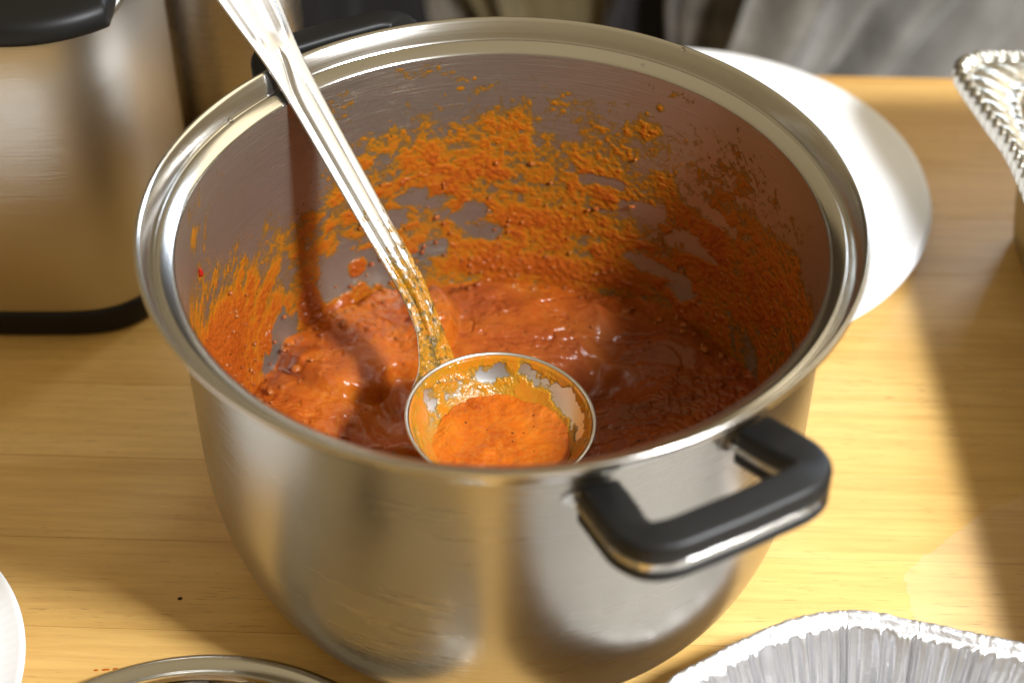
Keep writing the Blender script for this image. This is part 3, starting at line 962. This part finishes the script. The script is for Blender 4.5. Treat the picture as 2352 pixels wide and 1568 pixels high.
# ------------------------------------------------------------------ deep ornate serving tray at top right
def silver_tray():
    root = empty('serving_tray', (.40, .13, 0))
    tag(root, 'deep silver aluminium serving tray with embossed scalloped rim at the right edge', 'tray')
    # outline of the rim (local), corner at the back left
    out = [(-.1335, -.30), (-.1335, -.06), (-.1335, .010), (-.1352, .042), (-.1388, .060), (-.1425, .080), (-.1462, .100), (-.1475, .112), (-.1445, .123), (-.1360, .129), (-.1240, .1300), (-.105, .1295), (-.07, .1290), (0, .129), (.10, .129), (.15, .129)]
    P = catmull([(a, b, 0) for a, b in out], 40)
    d = np.concatenate([[0], np.cumsum(np.linalg.norm(np.diff(P, axis=0), axis=1))])
    n = 1600
    s = np.linspace(0, d[-1], n)
    X = np.interp(s, d, P[:, 0]); Y = np.interp(s, d, P[:, 1])
    T = np.stack([np.gradient(X), np.gradient(Y)], -1); T /= np.linalg.norm(T, axis=1)[:, None]
    T = np.stack([np.convolve(np.pad(T[:, k], 20, 'edge'), np.ones(41) / 41, 'valid') for k in range(2)], -1)
    T /= np.linalg.norm(T, axis=1)[:, None]
    In = np.stack([T[:, 1], -T[:, 0]], -1)
    # inner opening: inset rounded rectangle
    inner = catmull([(-.118, -.30, 0), (-.118, -.06, 0), (-.118, .02, 0), (-.117, .070, 0), (-.1135, .092, 0), (-.104, .104, 0), (-.085, .108, 0), (-.06, .108, 0), (0, .108, 0), (.15, .108, 0)], 40)
    di = np.concatenate([[0], np.cumsum(np.linalg.norm(np.diff(inner, axis=0), axis=1))])
    corner_o = s[np.argmin((X + .1475) ** 2 + (Y - .112) ** 2)]
    ci = di[np.argmin((inner[:, 0] + .1135) ** 2 + (inner[:, 1] - .092) ** 2)]
    si = np.interp(s, [0, corner_o, s[-1]], [0, ci, di[-1]])
    XI = np.interp(si, di, inner[:, 0]); YI = np.interp(si, di, inner[:, 1])
    rows = []
    rope = np.sin(s * 2 * PI / .0075)
    flut = np.sin(s * 2 * PI / .0120)
    for q, z, ra, fa in ((-.02, .0925, 0, 0), (-.035, .0955, .3, 0), (-.03, .099, .8, 0), (.0, .1015, 1, 0), (.05, .1028, 1, 0), (.11, .1022, 1, 0), (.17, .1002, .8, 0), (.22, .0985, .3, 0), (.27, .0985, 0, .4), (.36, .0992, 0, 1), (.48, .0988, 0, 1), (.60, .0975, 0, 1), (.72, .0958, 0, .8), (.82, .0945, 0, .3), (.88, .0952, .4, 0), (.94, .0950, .4, 0), (1.0, .0930, 0, 0)):
        x = X + (XI - X) * q; y = Y + (YI - Y) * q
        z_ = z + rope * ra * .0011 + flut * fa * .0008
        if q <= .2:
            x = x - In[:, 0] * rope * ra * .0010 * -1; y = y - In[:, 1] * rope * ra * .0010 * -1
        rows.append(np.stack([x, y, z_], -1))
    V = np.array(rows)
    mesh_obj('embossed_rim', V.reshape(-1, 3), grid_faces(len(rows), n), M_silver, root)
    # deep body: inside and outside wall
    rw = []
    for q, z in ((0, .0945), (.05, .090), (.10, .06), (.16, .03), (.22, .006), (.30, .002)):
        x = XI + In[:, 0] * q * .06; y = YI + In[:, 1] * q * .06
        z_ = z + 0 * x
        fl = np.sin(s * 2 * PI / .010) * .0006
        rw.append(np.stack([x + In[:, 0] * fl, y + In[:, 1] * fl, z_], -1))
    V = np.array(rw)
    mesh_obj('deep_body', V.reshape(-1, 3), grid_faces(len(rw), n), M_silver, root)
    fl = mesh_obj('base', [(-.100, -.30, .0022), (.15, -.30, .0022), (.15, .092, .0022), (-.100, .092, .0022), (-.100, -.30, .0012), (.15, -.30, .0012), (.15, .092, .0012), (-.100, .092, .0012)],
                  [(0, 1, 2, 3), (7, 6, 5, 4), (0, 4, 5, 1), (1, 5, 6, 2), (2, 6, 7, 3), (3, 7, 4, 0)], M_silver, root, False)
silver_tray()

# ------------------------------------------------------------------ clear plastic film on the table
M_plast, ntp, bp = new_mat('clear_plastic_film')
bp.inputs['Base Color'].default_value = (.95, .92, .92, 1); bp.inputs['Alpha'].default_value = .04; bp.inputs['Roughness'].default_value = .25
ntp.links.new(bump(ntp, noise(ntp, coords(ntp, (1, 1, 1)), 60, 4), .4, .002), bp.inputs['Normal'])
def film_sheet():
    edge = catmull([(.300, .040, 0), (.2575, .0141, 0), (.2378, .0040, 0), (.2087, -.0205, 0), (.1935, -.0330, 0), (.1885, -.0440, 0), (.1900, -.060, 0), (.20, -.09, 0)], 10)
    n = len(edge); m = 24
    far = np.array([(.42, .06 - .20 * k / (n - 1)) for k in range(n)])
    V = []
    rs = np.random.RandomState(5)
    for i in range(n):
        e = edge[i, :2] + rs.normal(0, .0004, 2) + (float(fbm(i * .21, 3.3, oct=3)) - .5) * .009
        for j in range(m):
            q = (j / (m - 1)) ** 1.4
            p = e * (1 - q) + far[i] * q
            V.append((p[0], p[1], .0010 + .0012 * float(fbm(p[0] * 40, p[1] * 40, oct=2)) * min(1, q * 6)))
    V = np.array(V); F = grid_faces(n, m)
    V2 = V - [0, 0, .0003]
    A = np.vstack([V, V2]); FF = [tuple(f) for f in F.tolist()] + [tuple(x + len(V) for x in f[::-1]) for f in F.tolist()]
    o = mesh_obj('plastic_film', A, FF, M_plast)
    tag(o, 'clear crinkled plastic film lying on the wood at the right edge', 'plastic film')
film_sheet()

# ------------------------------------------------------------------ crumb, drips and scratches on the table
def fleck(name, x, y, sx, sy, h, mat, rot=0, lab=None, cat=None, grp=None, seed=0):
    bm = bmesh.new(); bmesh.ops.create_icosphere(bm, subdivisions=3, radius=1)
    for v in bm.verts:
        k = .75 + .5 * float(vnoise(v.co.x * 1.6 + seed, v.co.y * 1.6, v.co.z))
        v.co = Vector((v.co.x * sx * k, v.co.y * sy * k, max(-.2, v.co.z) * h))
    me = bpy.data.meshes.new(name); bm.to_mesh(me); bm.free(); me.materials.append(mat)
    me.polygons.foreach_set('use_smooth', np.ones(len(me.polygons), dtype=bool))
    o = bpy.data.objects.new(name, me); col.objects.link(o)
    o.location = (x, y, h * .2); o.rotation_euler = (0, 0, rot)
    tag(o, lab, cat, grp)
M_chilli, ntc_, bc_ = new_mat('red_chilli')
bc_.inputs['Base Color'].default_value = (.30, .012, .006, 1); bc_.inputs['Roughness'].default_value = .2
fleck('chilli_flake', 0, 0, .0012, .0011, .0034, M_chilli, 0, 'small glossy red chilli flake stuck to the left inner wall of the pot', 'chilli flake', None, 5)
_c = bpy.data.objects['chilli_flake']; _c.location = (.1347 * math.cos(R(172.2)), .1347 * math.sin(R(172.2)), .139)
M_crumb = plastic('dark_crumb', (.03, .012, .006), .6)
fleck('crumb', -.1507, -.0514, .0011, .0009, .0007, M_crumb, .4, 'single dark crumb on the bare wood left of the pot', 'crumb')
for k in range(6):
    q = k / 5
    fleck('sauce_drip', -.1823 + .0215 * q, -.0922 + .0019 * q, .0011 + .0006 * (k % 2), .0006, .0003, M_bowlsauce, .1, ('outermost left sauce drip of the short orange row beside the glass lid', 'second sauce drip from the left in the orange row', 'third sauce drip from the left in the orange row', 'fourth sauce drip from the left in the orange row', 'fifth sauce drip from the left, next to the last of the orange row', 'rightmost sauce drip of the orange row, nearest the glass lid')[k], 'sauce drip', 'row of orange sauce drips on the table', k * 3)

# ------------------------------------------------------------------ the room behind the table
floor_m = cloth('dark_floor', (.022, .015, .012), (.05, .035, .025), 3, .6)
fl = mesh_obj('floor', [(-3, -2, -.75), (3, -2, -.75), (3, 3.2, -.75), (-3, 3.2, -.75)], [(0, 1, 2, 3)], floor_m, None, False)
tag(fl, kind='structure')
bw = mesh_obj('back_wall', [(-3, 3.0, -.75), (3, 3.0, -.75), (3, 3.0, 1.8), (-3, 3.0, 1.8), (-3, 3.08, -.75), (3, 3.08, -.75), (3, 3.08, 1.8), (-3, 3.08, 1.8)],
              [(0, 1, 2, 3), (7, 6, 5, 4), (3, 2, 6, 7), (0, 4, 5, 1), (1, 5, 6, 2), (0, 3, 7, 4)], plastic('dark_wall_paint', (.12, .09, .06), .8), None, False)
tag(bw, kind='structure')

def drape(name, x0, x1, y, z0, z1, mat, amp, freq, seed, lab, cat, lean=0., thick=.006):
    nu, nv = 160, 60
    u = np.linspace(0, 1, nu); v = np.linspace(0, 1, nv)
    U_, V_ = np.meshgrid(u, v, indexing='ij')
    X = x0 + (x1 - x0) * U_ + lean * (V_ - .5)
    Z = z0 + (z1 - z0) * V_
    f = fbm(U_ * freq + V_ * .6, V_ * 1.1, oct=3, seed=seed)
    X = X + (fbm(V_ * 3.1, U_ * 2, oct=3, seed=seed + 3) - .5) * .10
    Y = y + (f - .5) * amp + np.abs(fbm(U_ * freq * 2.2 - V_ * 1.4, V_ * .8, oct=2, seed=seed + 9) - .5) * amp * .8
    A = np.stack([X, Y, Z], -1).reshape(-1, 3); B = A + [0, thick, 0]
    F = grid_faces(nu, nv)
    FF = [tuple(g) for g in F.tolist()] + [tuple(q + len(A) for q in g[::-1]) for g in F.tolist()]
    idx = np.arange(nu * nv).reshape(nu, nv)
    for loop in (idx[0], idx[-1], idx[:, 0], idx[:, -1]):
        for a, b in zip(loop[:-1], loop[1:]): FF.append((int(a), int(b), int(b) + len(A), int(a) + len(A)))
    o = mesh_obj(name, np.vstack([A, B]), FF, mat)
    tag(o, lab, cat)
drape('grey_garment', .21, .75, .66, -.55, .25, cloth('grey_wool', (.17, .155, .13), (.46, .44, .40), 11), .30, 3.4, 2, 'soft grey garment hanging in folds behind the right side of the table', 'garment', .30)
drape('dark_garment', .085, .27, .80, -.70, .25, cloth('dark_purple_cloth', (.010, .006, .008), (.03, .016, .018), 9), .10, 3, 5, 'nearly black garment between the olive cloth and the grey garment', 'garment')
drape('patterned_garment', .165, .25, .735, -.60, .2, cloth('olive_beige_cloth', (.05, .045, .028), (.22, .18, .13), 22), .06, 3, 8, 'blotchy dark and beige cloth beside the grey garment', 'garment', .05)
drape('olive_garment', -.03, .10, .86, -.70, .2, cloth('olive_cloth', (.14, .10, .04), (.30, .23, .10), 10), .07, 3, 12, 'olive brown cloth hanging beyond the back of the pot rim', 'garment')
drape('beige_garment', -.16, -.01, .92, -.70, .2, cloth('beige_cloth', (.25, .20, .14), (.50, .42, .32), 8), .08, 3, 15, 'pale beige cloth behind the pot beside the black rear handle', 'garment')
drape('black_garment', -.34, -.085, .80, -.70, .2, cloth('black_cloth', (.006, .005, .005), (.014, .012, .011), 8), .06, 3, 19, 'black cloth hanging behind the canister and the ladle', 'garment')
